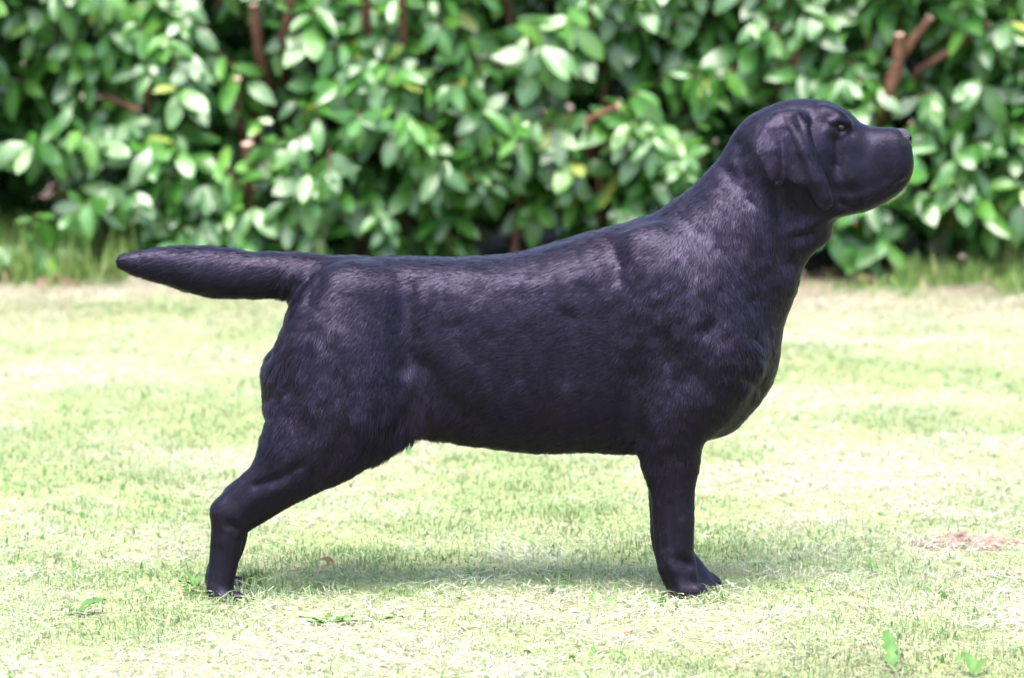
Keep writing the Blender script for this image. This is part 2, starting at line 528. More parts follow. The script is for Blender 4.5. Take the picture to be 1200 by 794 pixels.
def build_hedge():
    root = link('laurel_hedge', None, label='tall evergreen laurel hedge with glossy oval leaves and pruned brown stems behind the dog', cat='hedge')
    xc, yc = 0.0, HEDGE_Y + 0.4
    root.location = (xc, yc, 0)
    off = np.array([xc, yc, 0])
    # ---- shoots
    SX, TOP = 3.5, 1.75
    pos, axis, size, tone, twigs = [], [], [], [], []
    def shoots(n, d0, d1, zmin):
        x = rng.uniform(-SX, SX, n); z = zmin + (TOP - zmin) * rng.uniform(0, 1, n)
        y = hedge_face(x, z) + rng.uniform(d0, d1, n)
        return np.stack([x, y, z], 1)
    S = np.concatenate([shoots(1690, -0.02, 0.08, 0.06), shoots(1490, 0.08, 0.26, 0.10), shoots(1690, 0.26, 0.6, 0.08), np.concatenate([shoots(1170, 0.45, 1.1, 0.04) * [1, 1, 0.45]]), shoots(1690, 0.6, 1.1, 0.05)])
    # holes where the hedge opens on its dark inside
    qx, qy = proj(S)
    hole = np.zeros(len(S), bool)
    for ex, ey, ea, eb in ((25, 225, 75, 55), (90, 135, 32, 26), (395, 255, 40, 24), (610, 265, 45, 28), (1075, 285, 60, 26), (1105, 75, 36, 30), (1165, 150, 30, 26),
                           (300, 40, 30, 40), (605, 110, 22, 40), (250, 190, 24, 40), (700, 40, 26, 26), (500, 110, 26, 22), (-70, 220, 60, 40)):
        hole |= ((qx - ex) / ea) ** 2 + ((qy - ey) / eb) ** 2 < 1
    front = S[:, 1] - hedge_face(S[:, 0], S[:, 2]) < 0.40
    S = S[~(hole & front & (rng.uniform(0, 1, len(S)) < 0.9))]
    L_p, L_a, L_n, L_s, L_t, L_front = [], [], [], [], [], []
    for q, c in enumerate(S):
        dirv = unit(np.array([random.gauss(0, 0.45), -abs(random.gauss(0.75, 0.35)), random.gauss(0.55, 0.4)]))
        ln = random.uniform(0.07, 0.16)
        nl = random.randint(6, 10)
        young = random.random()
        side = unit(np.cross(dirv, [0.13, 0.2, 1.0])); oth = np.cross(dirv, side)
        ph = random.uniform(0, 6.28)
        size0 = random.uniform(0.086, 0.130)
        twigs.append((c - dirv * 0.10, c, c + dirv * ln))
        for i in range(nl):
            t = i / (nl - 1)
            ang = ph + i * 2.4
            open_ = R(78) - R(38) * t + random.gauss(0, 0.15)
            rad = math.cos(ang) * side + math.sin(ang) * oth
            a = math.cos(open_) * dirv + math.sin(open_) * rad
            a = unit(a + np.array([0, 0, -0.75 * random.uniform(0.4, 1.6)]))
            nn = unit(dirv - a * np.dot(dirv, a) + np.array([random.gauss(0, 0.22), random.gauss(0, 0.22) - 0.22, 0.30 + random.gauss(0, 0.15)]))
            nn = unit(nn - a * np.dot(nn, a))
            L_p.append(c + dirv * ln * t); L_a.append(a); L_n.append(nn)
            L_s.append(size0 * random.uniform(0.65, 1.18) * (1 - 0.25 * t * t))
            L_t.append(min(1, max(0, random.gauss(0.42, 0.2) + 0.24 * t * (young > 0.45) + 0.15 * (young > 0.88))))
    Pn, An, Nn, Sn, Tn = map(np.array, (L_p, L_a, L_n, L_s, L_t))
    # ground clearance and back limit
    tipz = Pn[:, 2] + An[:, 2] * Sn
    keep = (tipz > 0.02)
    Pn, An, Nn, Sn, Tn = Pn[keep], An[keep], Nn[keep], Sn[keep], Tn[keep]
    Bn = np.cross(Nn, An)
    M = np.stack([An, Bn, Nn], 2)              # columns = leaf axes
    mid = Pn + An * (Sn * 0.5)[:, None]
    px, py = proj(mid)
    view = unit(CAM - mid)
    facing = np.abs(np.sum(view * Nn, 1))
    inframe = (px > -15) & (px < 1215) & (py > -25) & (py < 345)
    # nothing of the hedge shows behind the dog's body and head
    depth_in = mid[:, 1] - hedge_face(mid[:, 0], mid[:, 2])
    score = np.where(inframe, Sn * (0.25 + facing) * np.exp(-np.clip(depth_in + 0.08, 0, 1) / 0.10), 0)
    order = np.argsort(-score)
    single = order[:296]
    var = rng.integers(0, len(LEAFS), len(Pn))
    meshes = []
    for V, Fq, A in LEAFS:
        me = make_mesh('leaf', V, Fq, np.full(len(Fq), 4), M_LEAF)
        point_float(me, 'across', A)
        meshes.append(me)
    for k in single:
        o = link('leaf', meshes[var[k]], root)
        mm = Matrix([[*(M[k][r] * Sn[k]), (Pn[k] - off)[r]] for r in range(3)] + [[0, 0, 0, 1]])
        o.matrix_local = mm
    rest = np.ones(len(Pn), bool); rest[single] = False
    VV, FF, AA, TT = [], [], [], []
    base = 0
    for v, (V, Fq, A) in enumerate(LEAFS_LO):
        idx = np.where(rest & (var == v))[0]
        W = np.einsum('nij,vj->nvi', M[idx], V) * Sn[idx][:, None, None] + Pn[idx][:, None]
        m = len(V)
        VV.append(W.reshape(-1, 3))
        FF.append((Fq[None] + (np.arange(len(idx)) * m)[:, None, None] + base).reshape(-1, 4))
        AA.append(np.tile(A, len(idx))); TT.append(np.repeat(Tn[idx], m))
        base += len(idx) * m
    VV = np.concatenate(VV) - off; FF = np.concatenate(FF)
    me = make_mesh('foliage', VV, FF, np.full(len(FF), 4), M_FOLIAGE)
    point_float(me, 'across', np.concatenate(AA)); point_float(me, 'tone', np.concatenate(TT))
    link('foliage', me, root, kind='stuff')
    # ---- twigs that carry the leaves
    bag = Bag()
    for a, b, c in twigs:
        bag.add(*tube([a - off, b - off, c - off], [0.004, 0.0032, 0.0018], 5))
    link('twig', bag.mesh('twig', [M_STEM]), root, kind='stuff')
    # ---- upright stems inside the hedge
    def stem(pts, radii, mat, cut=False):
        b = Bag()
        V, Fc = tube(np.array(pts) - off, radii, 9)
        b.add(V, Fc[:-2]); b.add(V, Fc[-2:], 1 if cut else 0)
        link('stem', b.mesh('stem', [mat, M_CUT if cut else mat]), root)
    for px0, w in ((300, 9), (336, 9), (428, 8), (472, 8), (605, 8), (90, 7), (700, 7), (205, 8), (930, 8), (540, 7), (1120, 8), (800, 8)):
        y = HEDGE_Y + random.uniform(0.05, 0.28)
        x, _ = P(px0, 100, y)
        pts = [(x + random.gauss(0, 0.03), y, 0)]
        for z in (0.25, 0.5, 0.75, 1.0, 1.4):
            pts.append((x + random.gauss(0, 0.022), y + random.gauss(0, 0.02), z))
        r = w * 0.5 / 452
        stem(pts, [r * 1.4, r * 1.2, r * 1.1, r, r * 0.9, r * 0.6], M_STEM)
    # ---- pruned stubs that show in front of the leaves
    stubs = [  # pixel path bottom -> top, pixel width, depth before the leaf face, peeled
        ([(292, 232), (295, 205), (290, 168)], 15, 0.09, True), ([(640, 185), (642, 160), (640, 130)], 12, 0.05, True),
        ([(606, 140), (610, 95)], 11, 0.10, False), ([(628, 85), (620, 40)], 8, 0.0, False),
        ([(1038, 118), (1052, 85), (1054, 40)], 13, 0.0, True), ([(1046, 85), (1066, 52), (1090, 20)], 11, 0.0, True),
        ([(1075, 82), (1110, 62), (1160, 28)], 8, 0.02, False), ([(926, 95), (935, 52)], 8, 0.0, True), ([(914, 82), (910, 30)], 7, 0.0, False),
        ([(280, 135), (278, 92)], 9, 0.02, False), ([(690, 140), (725, 124)], 8, 0.0, True), ([(112, 108), (165, 130)], 7, 0.03, False),
        ([(1125, 318), (1128, 300)], 8, -0.05, True), ([(170, 112), (178, 86)], 6, 0.0, True), ([(305, 66), (300, 36), (297, 5)], 12, 0.02, False), ([(331, 44), (338, 15), (344, -20)], 11, 0.03, False),
        ([(429, 30), (428, -18)], 12, 0.02, False), ([(473, 42), (471, 10), (472, -18)], 10, 0.03, False), ([(690, 28), (692, -15)], 8, 0.03, False), ([(905, 25), (893, -15)], 8, 0.03, False)]
    for path, w, dep, peel in stubs:
        xs, zs = P(path[0][0], path[0][1], HEDGE_Y)
        y = float(hedge_face(np.array([xs]), np.array([max(zs, 0.02)]))[0]) - 0.10 + dep
        y = min(y, HEDGE_Y + 0.02)
        pts = []
        for i, (qx, qy) in enumerate(path):
            yy = y + 0.05 * (1 - i / (len(path) - 1))
            X, Z = P(qx, qy, yy)
            pts.append((X, yy, Z))
        pts.insert(0, (pts[0][0] + random.gauss(0, 0.03), pts[0][1] + 0.22, max(0.02, pts[0][2] - 0.16)))
        r = w * 0.5 / 452
        stem(pts, [r * (1.1 - 0.15 * i / (len(pts) - 1)) for i in range(len(pts))], M_STUB if peel else M_STEM, True)
    # one orange dead leaf under the dog's chin
    V, Fq, A = LEAFS[1]
    me = make_mesh('leaf', V, Fq, np.full(len(Fq), 4), M_ORANGE)
    o = link('leaf', me, root, label='small orange dead leaf')
    X, Z = P(1001, 252, HEDGE_Y - 0.22)
    o.location = Vector((X, HEDGE_Y - 0.22, Z)) - Vector(off)
    o.rotation_euler = (0.3, 1.2, 0.4); o.scale = (0.032,) * 3
build_hedge()

def leaf_litter():
    """dead laurel leaves that lie under the hedge"""
    VV, FF = [], []
    base = 0
    for q in range(420):
        v = random.randrange(5)
        V, Fq, A = LEAFS_LO[v]
        x = random.uniform(-2.4, 2.4); y = random.choice((random.gauss(4.72, 0.14), random.uniform(4.6, 5.5)))
        m = Matrix.Rotation(random.uniform(0, 6.28), 3, 'Z') @ Matrix.Rotation(random.gauss(0, 0.35), 3, 'X') @ Matrix.Rotation(random.gauss(0, 0.3), 3, 'Y')
        W = (V * random.uniform(0.04, 0.10)) @ np.array(m).T + [x, y, 0.016 + random.uniform(0, 0.02)]
        VV.append(W); FF.append(Fq + base); base += len(V)
    me = make_mesh('leaf_litter', np.concatenate(VV), np.concatenate(FF), np.full(sum(len(f) for f in FF), 4), M_LITTER)
    link('leaf_litter', me, kind='stuff', label='scatter of dry brown leaves on the ground under the hedge', cat='leaves')
leaf_litter()

# ------------------------------------------------------------------ dog
VOX = 0.0029
class Field:
    def __init__(self, lo, hi, vox):
        self.ax = [np.arange(l, h, vox, dtype=np.float32) for l, h in zip(lo, hi)]
        self.vox = vox
        self.f = np.full([len(a) for a in self.ax], 1.0, dtype=np.float32)
    def box(self, lo, hi):
        return tuple(slice(max(0, int((l - a[0]) / self.vox)), min(len(a), int((h - a[0]) / self.vox) + 2)) for a, l, h in zip(self.ax, lo, hi))
    def merge(self, sl, g, k):
        f = self.f[sl]
        if np.ndim(k) == 0 and k <= 0:
            self.f[sl] = np.minimum(f, g); return
        h = np.maximum(k - np.abs(f - g), 0) / k
        self.f[sl] = np.minimum(f, g) - h * h * k * 0.25
    def cut(self, sl, g, k):
        f = self.f[sl]
        h = np.maximum(k - np.abs(f + g), 0) / k
        self.f[sl] = np.maximum(f, -g) + h * h * k * 0.25

def catmull(C, n):
    C = np.asarray(C, float)
    if len(C) == 2:
        t = np.linspace(0, 1, n + 1)[:, None]
        return C[0] * (1 - t) + C[1] * t
    E = np.concatenate([[2 * C[0] - C[1]], C, [2 * C[-1] - C[-2]]])
    out = []
    for i in range(len(C) - 1):
        p0, p1, p2, p3 = E[i:i + 4]
        for t in np.linspace(0, 1, n, endpoint=False):
            out.append(0.5 * (2 * p1 + (p2 - p0) * t + (2 * p0 - 5 * p1 + 4 * p2 - p3) * t * t + (3 * p1 - p0 - 3 * p2 + p3) * t ** 3))
    out.append(C[-1])
    return np.array(out)

def chain(fld, ctrl, k=0.02, sub=5, pw=2.0, cut=False):
    """ctrl rows: photo x, photo y, half thickness in photo px, lateral half width (m), lateral centre Y (m)"""
    W = []
    for px, py, r, w, yc in ctrl:
        X, Z = P(px, py, yc)
        W.append((X, Z, r * PXM(yc), w, yc))
    W = catmull(W, sub)
    W[:, 2] = np.maximum(W[:, 2], 0.002); W[:, 3] = np.maximum(W[:, 3], 0.002)
    m = 0.04
    lo = ((W[:, 0] - W[:, 2]).min() - m, (W[:, 4] - W[:, 3]).min() - m, (W[:, 1] - W[:, 2]).min() - m)
    hi = ((W[:, 0] + W[:, 2]).max() + m, (W[:, 4] + W[:, 3]).max() + m, (W[:, 1] + W[:, 2]).max() + m)
    sl = fld.box(lo, hi)
    ax, ay, az = (a[s] for a, s in zip(fld.ax, sl))
    X, Z = np.meshgrid(ax, az, indexing='ij')
    g = np.full((len(ax), len(ay), len(az)), 9.0, dtype=np.float32)
    for a, b in zip(W[:-1], W[1:]):
        d = b - a
        L2 = d[0] ** 2 + d[1] ** 2 + 1e-12
        t = np.clip(((X - a[0]) * d[0] + (Z - a[1]) * d[1]) / L2, 0, 1)
        dist = np.hypot(X - a[0] - t * d[0], Z - a[1] - t * d[1])
        r = a[2] + t * d[2]; w = a[3] + t * d[3]; yc = a[4] + t * d[4]
        s = (dist / r)[:, None, :]
        v = np.abs(ay[None, :, None] - yc[:, None, :]) / w[:, None, :]
        if pw == 2.0:
            q = np.sqrt(s * s + v * v)
        else:
            q = (s ** pw + v ** pw) ** (1 / pw)
        # blend of the two radii as the scale of the distance
        sc = ((s * s * r[:, None, :] + v * v * w[:, None, :]) / (s * s + v * v + 1e-6))
        np.minimum(g, ((q - 1) * sc).astype(np.float32), out=g)
    if cut: fld.cut(sl, g, k)
    else: fld.merge(sl, g, k)

def both(fld, ctrl, k=0.02, dx=0, conv=None, **kw):
    """the near side piece and its mirrored far side twin (dx photo px further right)"""
    chain(fld, ctrl, k, **kw)
    far = []
    for px, py, r, w, yc in ctrl:
        X, Z = P(px, py, yc)
        yf = -yc
        if conv:                       # the far leg leans in and steps aside towards its paw
            t = min(1, max(0, (py - conv[0]) / (690 - conv[0])))
            X += (conv[1] * t + conv[4] * math.exp(-((py - 572) / 38) ** 2) + conv[3] * min(1, max(0, (py - 664) / 22))) * PXM(0); yf -= conv[2] * t
        # the far twin stands at the mirrored place: find its photo point
        qx, qy = proj(np.array([[X, yf, Z]]))
        far.append((qx[0], qy[0], r * PXM(yc) / PXM(yf), w, yf))
    chain(fld, far, k, **kw)

def surface_nets(fld, f=None):
    f = fld.f if f is None else f
    s = f < 0
    n = f.shape
    acc = np.zeros([3] + [d - 1 for d in n], dtype=np.float32); cnt = np.zeros([d - 1 for d in n], dtype=np.uint8)
    c = s[:-1, :-1, :-1].astype(np.uint8)
    tot = sum(s[a:n[0] - 1 + a, b:n[1] - 1 + b, d:n[2] - 1 + d].astype(np.uint8) for a in (0, 1) for b in (0, 1) for d in (0, 1))
    I = np.argwhere((tot > 0) & (tot < 8))
    idx = np.full([d - 1 for d in n], -1, dtype=np.int32)
    idx[tuple(I.T)] = np.arange(len(I))
    ps = np.zeros((len(I), 3)); ct = np.zeros(len(I))
    corners = [(a, b, d) for a in (0, 1) for b in (0, 1) for d in (0, 1)]
    vals = {c: f[I[:, 0] + c[0], I[:, 1] + c[1], I[:, 2] + c[2]] for c in corners}
    for c1 in corners:
        for ax in range(3):
            if c1[ax] == 0:
                c2 = tuple(1 if i == ax else c1[i] for i in range(3))
                v1, v2 = vals[c1], vals[c2]
                m = (v1 < 0) != (v2 < 0)
                t = np.where(m, v1 / np.where(m, v1 - v2, 1), 0)
                p = np.array(c1, float)[None].repeat(len(I), 0)
                p[:, ax] += t
                ps[m] += p[m]; ct[m] += 1
    V = (I + ps / ct[:, None]) * fld.vox + np.array([a[0] for a in fld.ax])
    quads = []
    for ax in range(3):
        o1, o2 = [(1, 2), (2, 0), (0, 1)][ax]
        sa = [slice(None)] * 3; sb = [slice(None)] * 3
        sa[ax] = slice(0, -1); sb[ax] = slice(1, None)
        A, B = s[tuple(sa)], s[tuple(sb)]
        E = np.argwhere(A != B)
        E = E[(E[:, o1] > 0) & (E[:, o2] > 0) & (E[:, o1] < n[o1] - 1) & (E[:, o2] < n[o2] - 1)]
        inside = A[tuple(E.T)]
        def cell(d1, d2):
            C = E.copy(); C[:, o1] += d1; C[:, o2] += d2
            return idx[tuple(C.T)]
        q = np.stack([cell(-1, -1), cell(0, -1), cell(0, 0), cell(-1, 0)], 1)
        q[~inside] = q[~inside][:, ::-1]
        quads.append(q)
    Q = np.concatenate(quads)
    Q = Q[(Q >= 0).all(1)]
    return V, Q

def largest_island(V, Q):
    lab = np.arange(len(V))
    while True:
        m = lab[Q].min(1)
        new = lab.copy()
        for j in range(4):
            np.minimum.at(new, Q[:, j], m)
        new = new[new]
        if (new == lab).all(): break
        lab = new
    b = np.bincount(lab[Q[:, 0]], minlength=len(V)).argmax()
    keep = lab == b
    mp = np.cumsum(keep) - 1
    return V[keep], mp[Q[keep[Q[:, 0]]]]

def smooth_mesh(V, Q, it, lam=0.5):
    e = np.concatenate([Q[:, [0, 1]], Q[:, [1, 2]], Q[:, [2, 3]], Q[:, [3, 0]]])
    e = np.concatenate([e, e[:, ::-1]])
    deg = np.bincount(e[:, 0], minlength=len(V))[:, None]
    for i in range(it):
        l = lam if i % 2 == 0 else -lam * 1.02 * 0.9
        s = np.stack([np.bincount(e[:, 0], weights=V[e[:, 1], a], minlength=len(V)) for a in range(3)], 1) / deg
        V = V + l * (s - V)
    return V

def vnormals(V, Q):
    n = np.cross(V[Q[:, 2]] - V[Q[:, 0]], V[Q[:, 3]] - V[Q[:, 1]])
    N = np.zeros_like(V)
    for a in range(3):
        for j in range(4):
            N[:, a] += np.bincount(Q[:, j], weights=n[:, a], minlength=len(V))
    return unit(N)

HY = -0.095      # lateral place of the near hind leg
FY = -0.072      # and of the near front leg
EAR = [(926, 129), (940, 132), (947, 145), (952, 165), (959, 190), (968, 210), (975, 228), (974, 237), (966, 242), (956, 239), (949, 228), (944, 216), (930, 211),
       (919, 209), (909, 213), (902, 210), (896, 200), (890, 184), (886, 165), (897, 146), (910, 135)]

def dog_field():
    f = Field((-0.68, -0.19, -0.01), (0.70, 0.19, 0.85), VOX)
    # trunk
    chain(f, [(417, 384, 81, 0.086, 0), (480, 400, 98, 0.090, 0), (550, 409, 107, 0.096, 0), (620, 412, 116, 0.107, 0), (690, 404, 125, 0.114, 0),
              (742, 398, 133, 0.113, 0), (776, 397, 128, 0.106, 0)], 0.02, 4, 2.7)
    # neck and skull
    chain(f, [(782, 382, 114, 0.104, 0), (831, 327, 99, 0.096, 0), (866, 280, 82, 0.082, 0), (896, 239, 75, 0.060, 0), (920, 202, 64, 0.052, 0)], 0.036, 5)
    chain(f, [(914, 188, 62, 0.062, 0), (935, 178, 61, 0.066, 0), (957, 173, 55, 0.062, 0), (972, 176, 48, 0.054, 0)], 0.02, 5)
    # muzzle: flews, bridge, lower jaw
    chain(f, [(955, 192, 40, 0.026, 0), (985, 194, 44, 0.044, 0), (1006, 197, 46.5, 0.043, 0), (1024, 192, 41, 0.042, 0), (1031, 190, 38.5, 0.039, 0)], 0.014, 5, 2.6)
    chain(f, [(1046, 172, 19, 0.034, 0), (1050, 195, 17, 0.036, 0), (1046, 208, 16, 0.034, 0), (1030, 219, 13, 0.037, 0), (1010, 227, 14, 0.041, 0)], 0.010, 4)
    chain(f, [(985, 166, 20, 0.030, 0), (1020, 168, 17, 0.026, 0), (1050, 168, 15, 0.024, 0)], 0.012, 4)
    chain(f, [(965, 235, 24, 0.045, 0), (998, 234, 14, 0.040, 0), (1028, 226, 8, 0.031, 0), (1042, 219, 6, 0.024, 0)], 0.022, 4)
    # brow and cheek
    both(f, [(968, 137, 14, 0.016, -0.032), (983, 140, 10, 0.012, -0.036), (991, 146, 7, 0.009, -0.034)], 0.010)
    both(f, [(948, 200, 34, 0.018, -0.042), (972, 212, 26, 0.016, -0.036), (995, 214, 20, 0.012, -0.032)], 0.035)
    # loose throat skin
    chain(f, [(940, 262, 30, 0.045, 0), (955, 268, 18, 0.030, 0)], 0.02)
    # fore-chest
    chain(f, [(872, 395, 31, 0.070, 0), (872, 430, 31, 0.066, 0), (840, 470, 34, 0.07, 0)], 0.03)
    # shoulder blade and upper arm
    both(f, [(768, 308, 40, 0.028, -0.064), (800, 350, 58, 0.038, -0.078), (838, 408, 52, 0.044, -0.084), (820, 455, 46, 0.044, -0.083), (790, 490, 42, 0.040, -0.078)], 0.035, 0, sub=4)
    # front legs
    FC = (520, -2, 0.058, 20, 0)
    HC = (500, 2, 0.082, -9, 12)
    fl = [(785, 500, 37, 0.036, FY - 0.004), (786, 535, 35, 0.034, FY), (788, 570, 26.5, 0.028, FY), (789.5, 611, 24, 0.025, FY), (790.5, 645, 22.5, 0.0245, FY),
          (795, 668, 22, 0.0255, FY), (799, 684, 17, 0.0275, FY), (801, 690, 14, 0.029, FY)]
    both(f, fl, 0.014, conv=FC, sub=4)
    both(f, [(799, 689, 13, 0.030, FY), (812, 693, 10, 0.030, FY), (818, 695, 8, 0.026, FY)], 0.012, conv=FC)
    for s in (-1.5, -0.5, 0.5, 1.5):
        fw = 4 if abs(s) < 1 else 0
        both(f, [(806 + fw, 692, 9.5, 0.0085, FY + s * 0.0148), (817 + fw, 694, 8.5, 0.008, FY + s * 0.0150), (821 + fw, 697, 6, 0.007, FY + s * 0.0150)], 0.004, conv=FC)
    # elbow point
    both(f, [(764, 520, 15, 0.018, FY - 0.010), (770, 540, 13, 0.016, FY - 0.006)], 0.014)
    # haunch and hind legs
    both(f, [(415, 372, 58, 0.045, -0.055), (396, 428, 74, 0.056, -0.070), (396, 470, 76, 0.056, -0.078), (378, 503, 64, 0.048, -0.086), (354, 530, 50, 0.040, HY),
             (325, 562, 34, 0.030, HY), (297, 585, 29, 0.023, HY), (273, 605, 23.5, 0.020, HY)], 0.03, conv=HC, sub=5)
    both(f, [(271, 603, 21, 0.020, HY), (266, 628, 19, 0.019, HY), (263, 652, 17.3, 0.018, HY), (258.5, 680, 15.8, 0.019, HY), (258, 694, 15, 0.024, HY), (262, 699, 13, 0.027, HY)], 0.012, conv=HC, sub=4)
    both(f, [(262, 700, 11.5, 0.029, HY), (278, 703, 9.5, 0.029, HY)], 0.010, conv=HC)
    for s in (-1.5, -0.5, 0.5, 1.5):
        fw = 5 if abs(s) < 1 else 0
        both(f, [(272 + fw, 701, 9, 0.0083, HY + s * 0.0150), (284 + fw, 703, 8.5, 0.0078, HY + s * 0.0152), (288 + fw, 706, 6, 0.0068, HY + s * 0.0152)], 0.004, conv=HC)
    both(f, [(326, 545, 15, 0.016, HY), (299, 563, 10, 0.011, HY), (274, 583, 9.5, 0.011, HY), (260, 597, 10, 0.012, HY)], 0.016, conv=HC)          # point of the hock
    both(f, [(330, 440, 20, 0.030, -0.045), (329, 470, 18, 0.028, -0.055)], 0.03)      # buttock
    # flank fold
    both(f, [(490, 470, 24, 0.010, -0.070), (470, 495, 20, 0.012, -0.078), (440, 515, 20, 0.016, -0.084)], 0.02)
    # tail
    chain(f, [(400, 345, 42, 0.040, 0), (362, 328, 30, 0.034, 0), (330, 322, 25.5, 0.030, 0), (296, 322, 25.5, 0.029, 0), (265, 319.5, 27.5, 0.030, 0), (232, 314.5, 24.5, 0.028, 0),
              (195, 309.5, 19, 0.021, 0), (165, 308, 13, 0.015, 0), (150.5, 307, 9.5, 0.011, 0)], 0.016, 5)
    # ears
    pts = np.array([P(x, y, -0.07) for x, y in EAR])
    m = 0.03
    for sg in (-1, 1):
        lo = (pts[:, 0].min() - m, min(sg * 0.03, sg * 0.125), pts[:, 1].min() - m); hi = (pts[:, 0].max() + m, max(sg * 0.03, sg * 0.125), pts[:, 1].max() + m)
        sl = f.box(lo, hi)
        ax, ay, az = (a[s] for a, s in zip(f.ax, sl))
        X, Z = np.meshgrid(ax, az, indexing='ij')
        d = np.full(X.shape, 9.0); ins = np.zeros(X.shape, bool)
        for i in range(len(pts)):
            a, b = pts[i], pts[(i + 1) % len(pts)]
            e = b - a
            t = np.clip(((X - a[0]) * e[0] + (Z - a[1]) * e[1]) / (e @ e), 0, 1)
            d = np.minimum(d, np.hypot(X - a[0] - t * e[0], Z - a[1] - t * e[1]))
            cr = ((a[1] > Z) != (b[1] > Z)) & (X < (b[0] - a[0]) * (Z - a[1]) / (b[1] - a[1] + 1e-12) + a[0])
            ins ^= cr
        d = np.where(ins, -d, d)
        pxx = 600 + X / PXM(-0.07)
        zt = P(930, 128, -0.07)[1]
        dn = (zt - Z) / PXM(-0.07)            # photo px below the ear's root
        ys = np.interp(dn, [0, 18, 45, 80, 110], [0.049, 0.071, 0.087, 0.095, 0.090])
        # the flap bellies out along its front fold and dips between the two lobes
        fold = np.interp(dn, [0, 110], [932, 962])
        ys = ys + 0.006 * np.exp(-((pxx - fold) / 11) ** 2) - 0.007 * np.exp(-((pxx - np.interp(dn, [0, 90], [918, 918])) / 7) ** 2) * np.clip((dn - 15) / 30, 0, 1)
        th = 0.0055
        dy = np.abs(sg * ay[None, :, None] - ys[:, None, :]) - th
        d3 = (d + 0.003)[:, None, :]
        g = np.sqrt(np.maximum(d3, 0) ** 2 + np.maximum(dy, 0) ** 2) + np.minimum(np.maximum(d3, dy), 0) - 0.003
        f.merge(sl, g.astype(np.float32), np.clip(0.018 - 0.012 * (dn - 12) / 25, 0.006, 0.018).astype(np.float32)[:, None, :])
    # fill between ear root and skull
    both(f, [(915, 146, 14, 0.016, -0.052), (935, 145, 12, 0.014, -0.052)], 0.012)
    return f

# hand modelling: folds, hollows and muscle lines. path in photo px, radius px, height mm (negative = groove)
STROKES = [
    ([(721, 286), (730, 312), (729, 325)], 12, -5.5), ([(700, 300), (712, 345)], 16, 3),
    ([(752, 292), (742, 340), (748, 400)], 16, 4),
    ([(482, 335), (478, 385), (476, 425)], 15, -7), ([(500, 430), (520, 462), (560, 490)], 15, -8), ([(486, 432), (478, 460), (455, 485)], 8, 3),
    ([(672, 372), (668, 410), (664, 440)], 13, -5), ([(536, 385), (545, 405)], 14, -5), ([(575, 400), (572, 425)], 12, -3.5), ([(620, 390), (615, 440)], 12, -2.5),
    ([(833, 382), (830, 386)], 10, -7), ([(775, 395), (782, 410)], 13, -5), ([(846, 412), (848, 422)], 9, 4), ([(815, 440), (850, 470), (838, 490)], 15, -6),
    ([(845, 340), (868, 362), (882, 395)], 8, -4), ([(820, 330), (850, 352)], 10, 3), ([(880, 350), (890, 380), (892, 412)], 7, -4), ([(893, 410), (890, 425)], 7, 3),
    ([(872, 440), (893, 452)], 7, -4), ([(745, 440), (742, 490), (752, 520)], 14, -7),
    ([(866, 168), (871, 178)], 9, -7), ([(866, 185), (874, 206)], 6, -3), ([(850, 196), (862, 216), (872, 232)], 5, -2.5), ([(860, 200), (874, 222), (880, 236)], 5, -2.5),
    ([(914, 222), (918, 262), (922, 305)], 14, -8), ([(938, 264), (962, 255), (990, 247)], 6, 2), ([(938, 276), (950, 272)], 6, -4),
    ([(930, 140), (943, 175), (957, 208), (966, 230)], 6, 2.5), ([(936, 137), (940, 147)], 7, -4), 
    ([(983, 163), (985, 180), (983, 192)], 8, -8), ([(982, 203), (984, 204)], 7, -3), ([(1048, 172), (1050, 195), (1046, 208)], 9, -2), ([(990, 152), (998, 156)], 5, -3), ([(976, 143), (985, 140), (994, 144)], 4, 3), ([(986, 150), (988, 151)], 7, -4), ([(979, 155), (988, 157), (995, 153)], 3.5, 2.5), ([(972, 152), (980, 160)], 5, 2),
    ([(982, 222), (1002, 226)], 9, -2.5), 
    ([(1008, 238), (996, 242), (986, 238)], 5, -3.5), ([(1064, 211), (1050, 219), (1035, 227), (1018, 236)], 3.5, -3),
    ([(330, 392), (336, 430), (345, 460)], 9, -4), ([(322, 400), (318, 440)], 7, 2), ([(380, 470), (420, 500), (400, 540)], 18, 2),
    ([(378, 560), (395, 530), (405, 510)], 12, -5), ([(300, 568), (330, 558), (352, 545)], 6, -4.5), ([(290, 590), (320, 575), (350, 565)], 8, 2.5),
    ([(270, 615), (276, 618)], 6, -4), ([(265, 620), (258, 680)], 5, 1.5), ([(252, 640), (248, 680)], 4, -1.5),
    ([(380, 315), (376, 335), (366, 355)], 9, -5), ([(355, 330), (352, 352)], 4, -3), ([(343, 328), (340, 348)], 4, -3), ([(367, 325), (362, 352)], 4, -3), ([(331, 327), (329, 345)], 4, -2),
    ([(770, 525), (778, 520)], 8, 4), ([(775, 545), (772, 600), (776, 640)], 6, -3), ([(805, 545), (806, 590)], 8, -1.5), ([(798, 655), (806, 660)], 7, -4), ([(785, 660), (790, 668)], 6, 2.5), ([(771, 664), (773, 670)], 5, 4), ([(778, 676), (790, 688)], 5, -3), ([(800, 610), (803, 650)], 6, 2.5), ([(786, 590), (788, 640)], 4, -2), ([(812, 668), (818, 684)], 4, 2),
    ([(560, 320), (620, 330), (690, 320)], 12, 2.5), ([(430, 330), (520, 335)], 16, 2), ([(400, 395), (440, 430)], 20, 2.5),
]

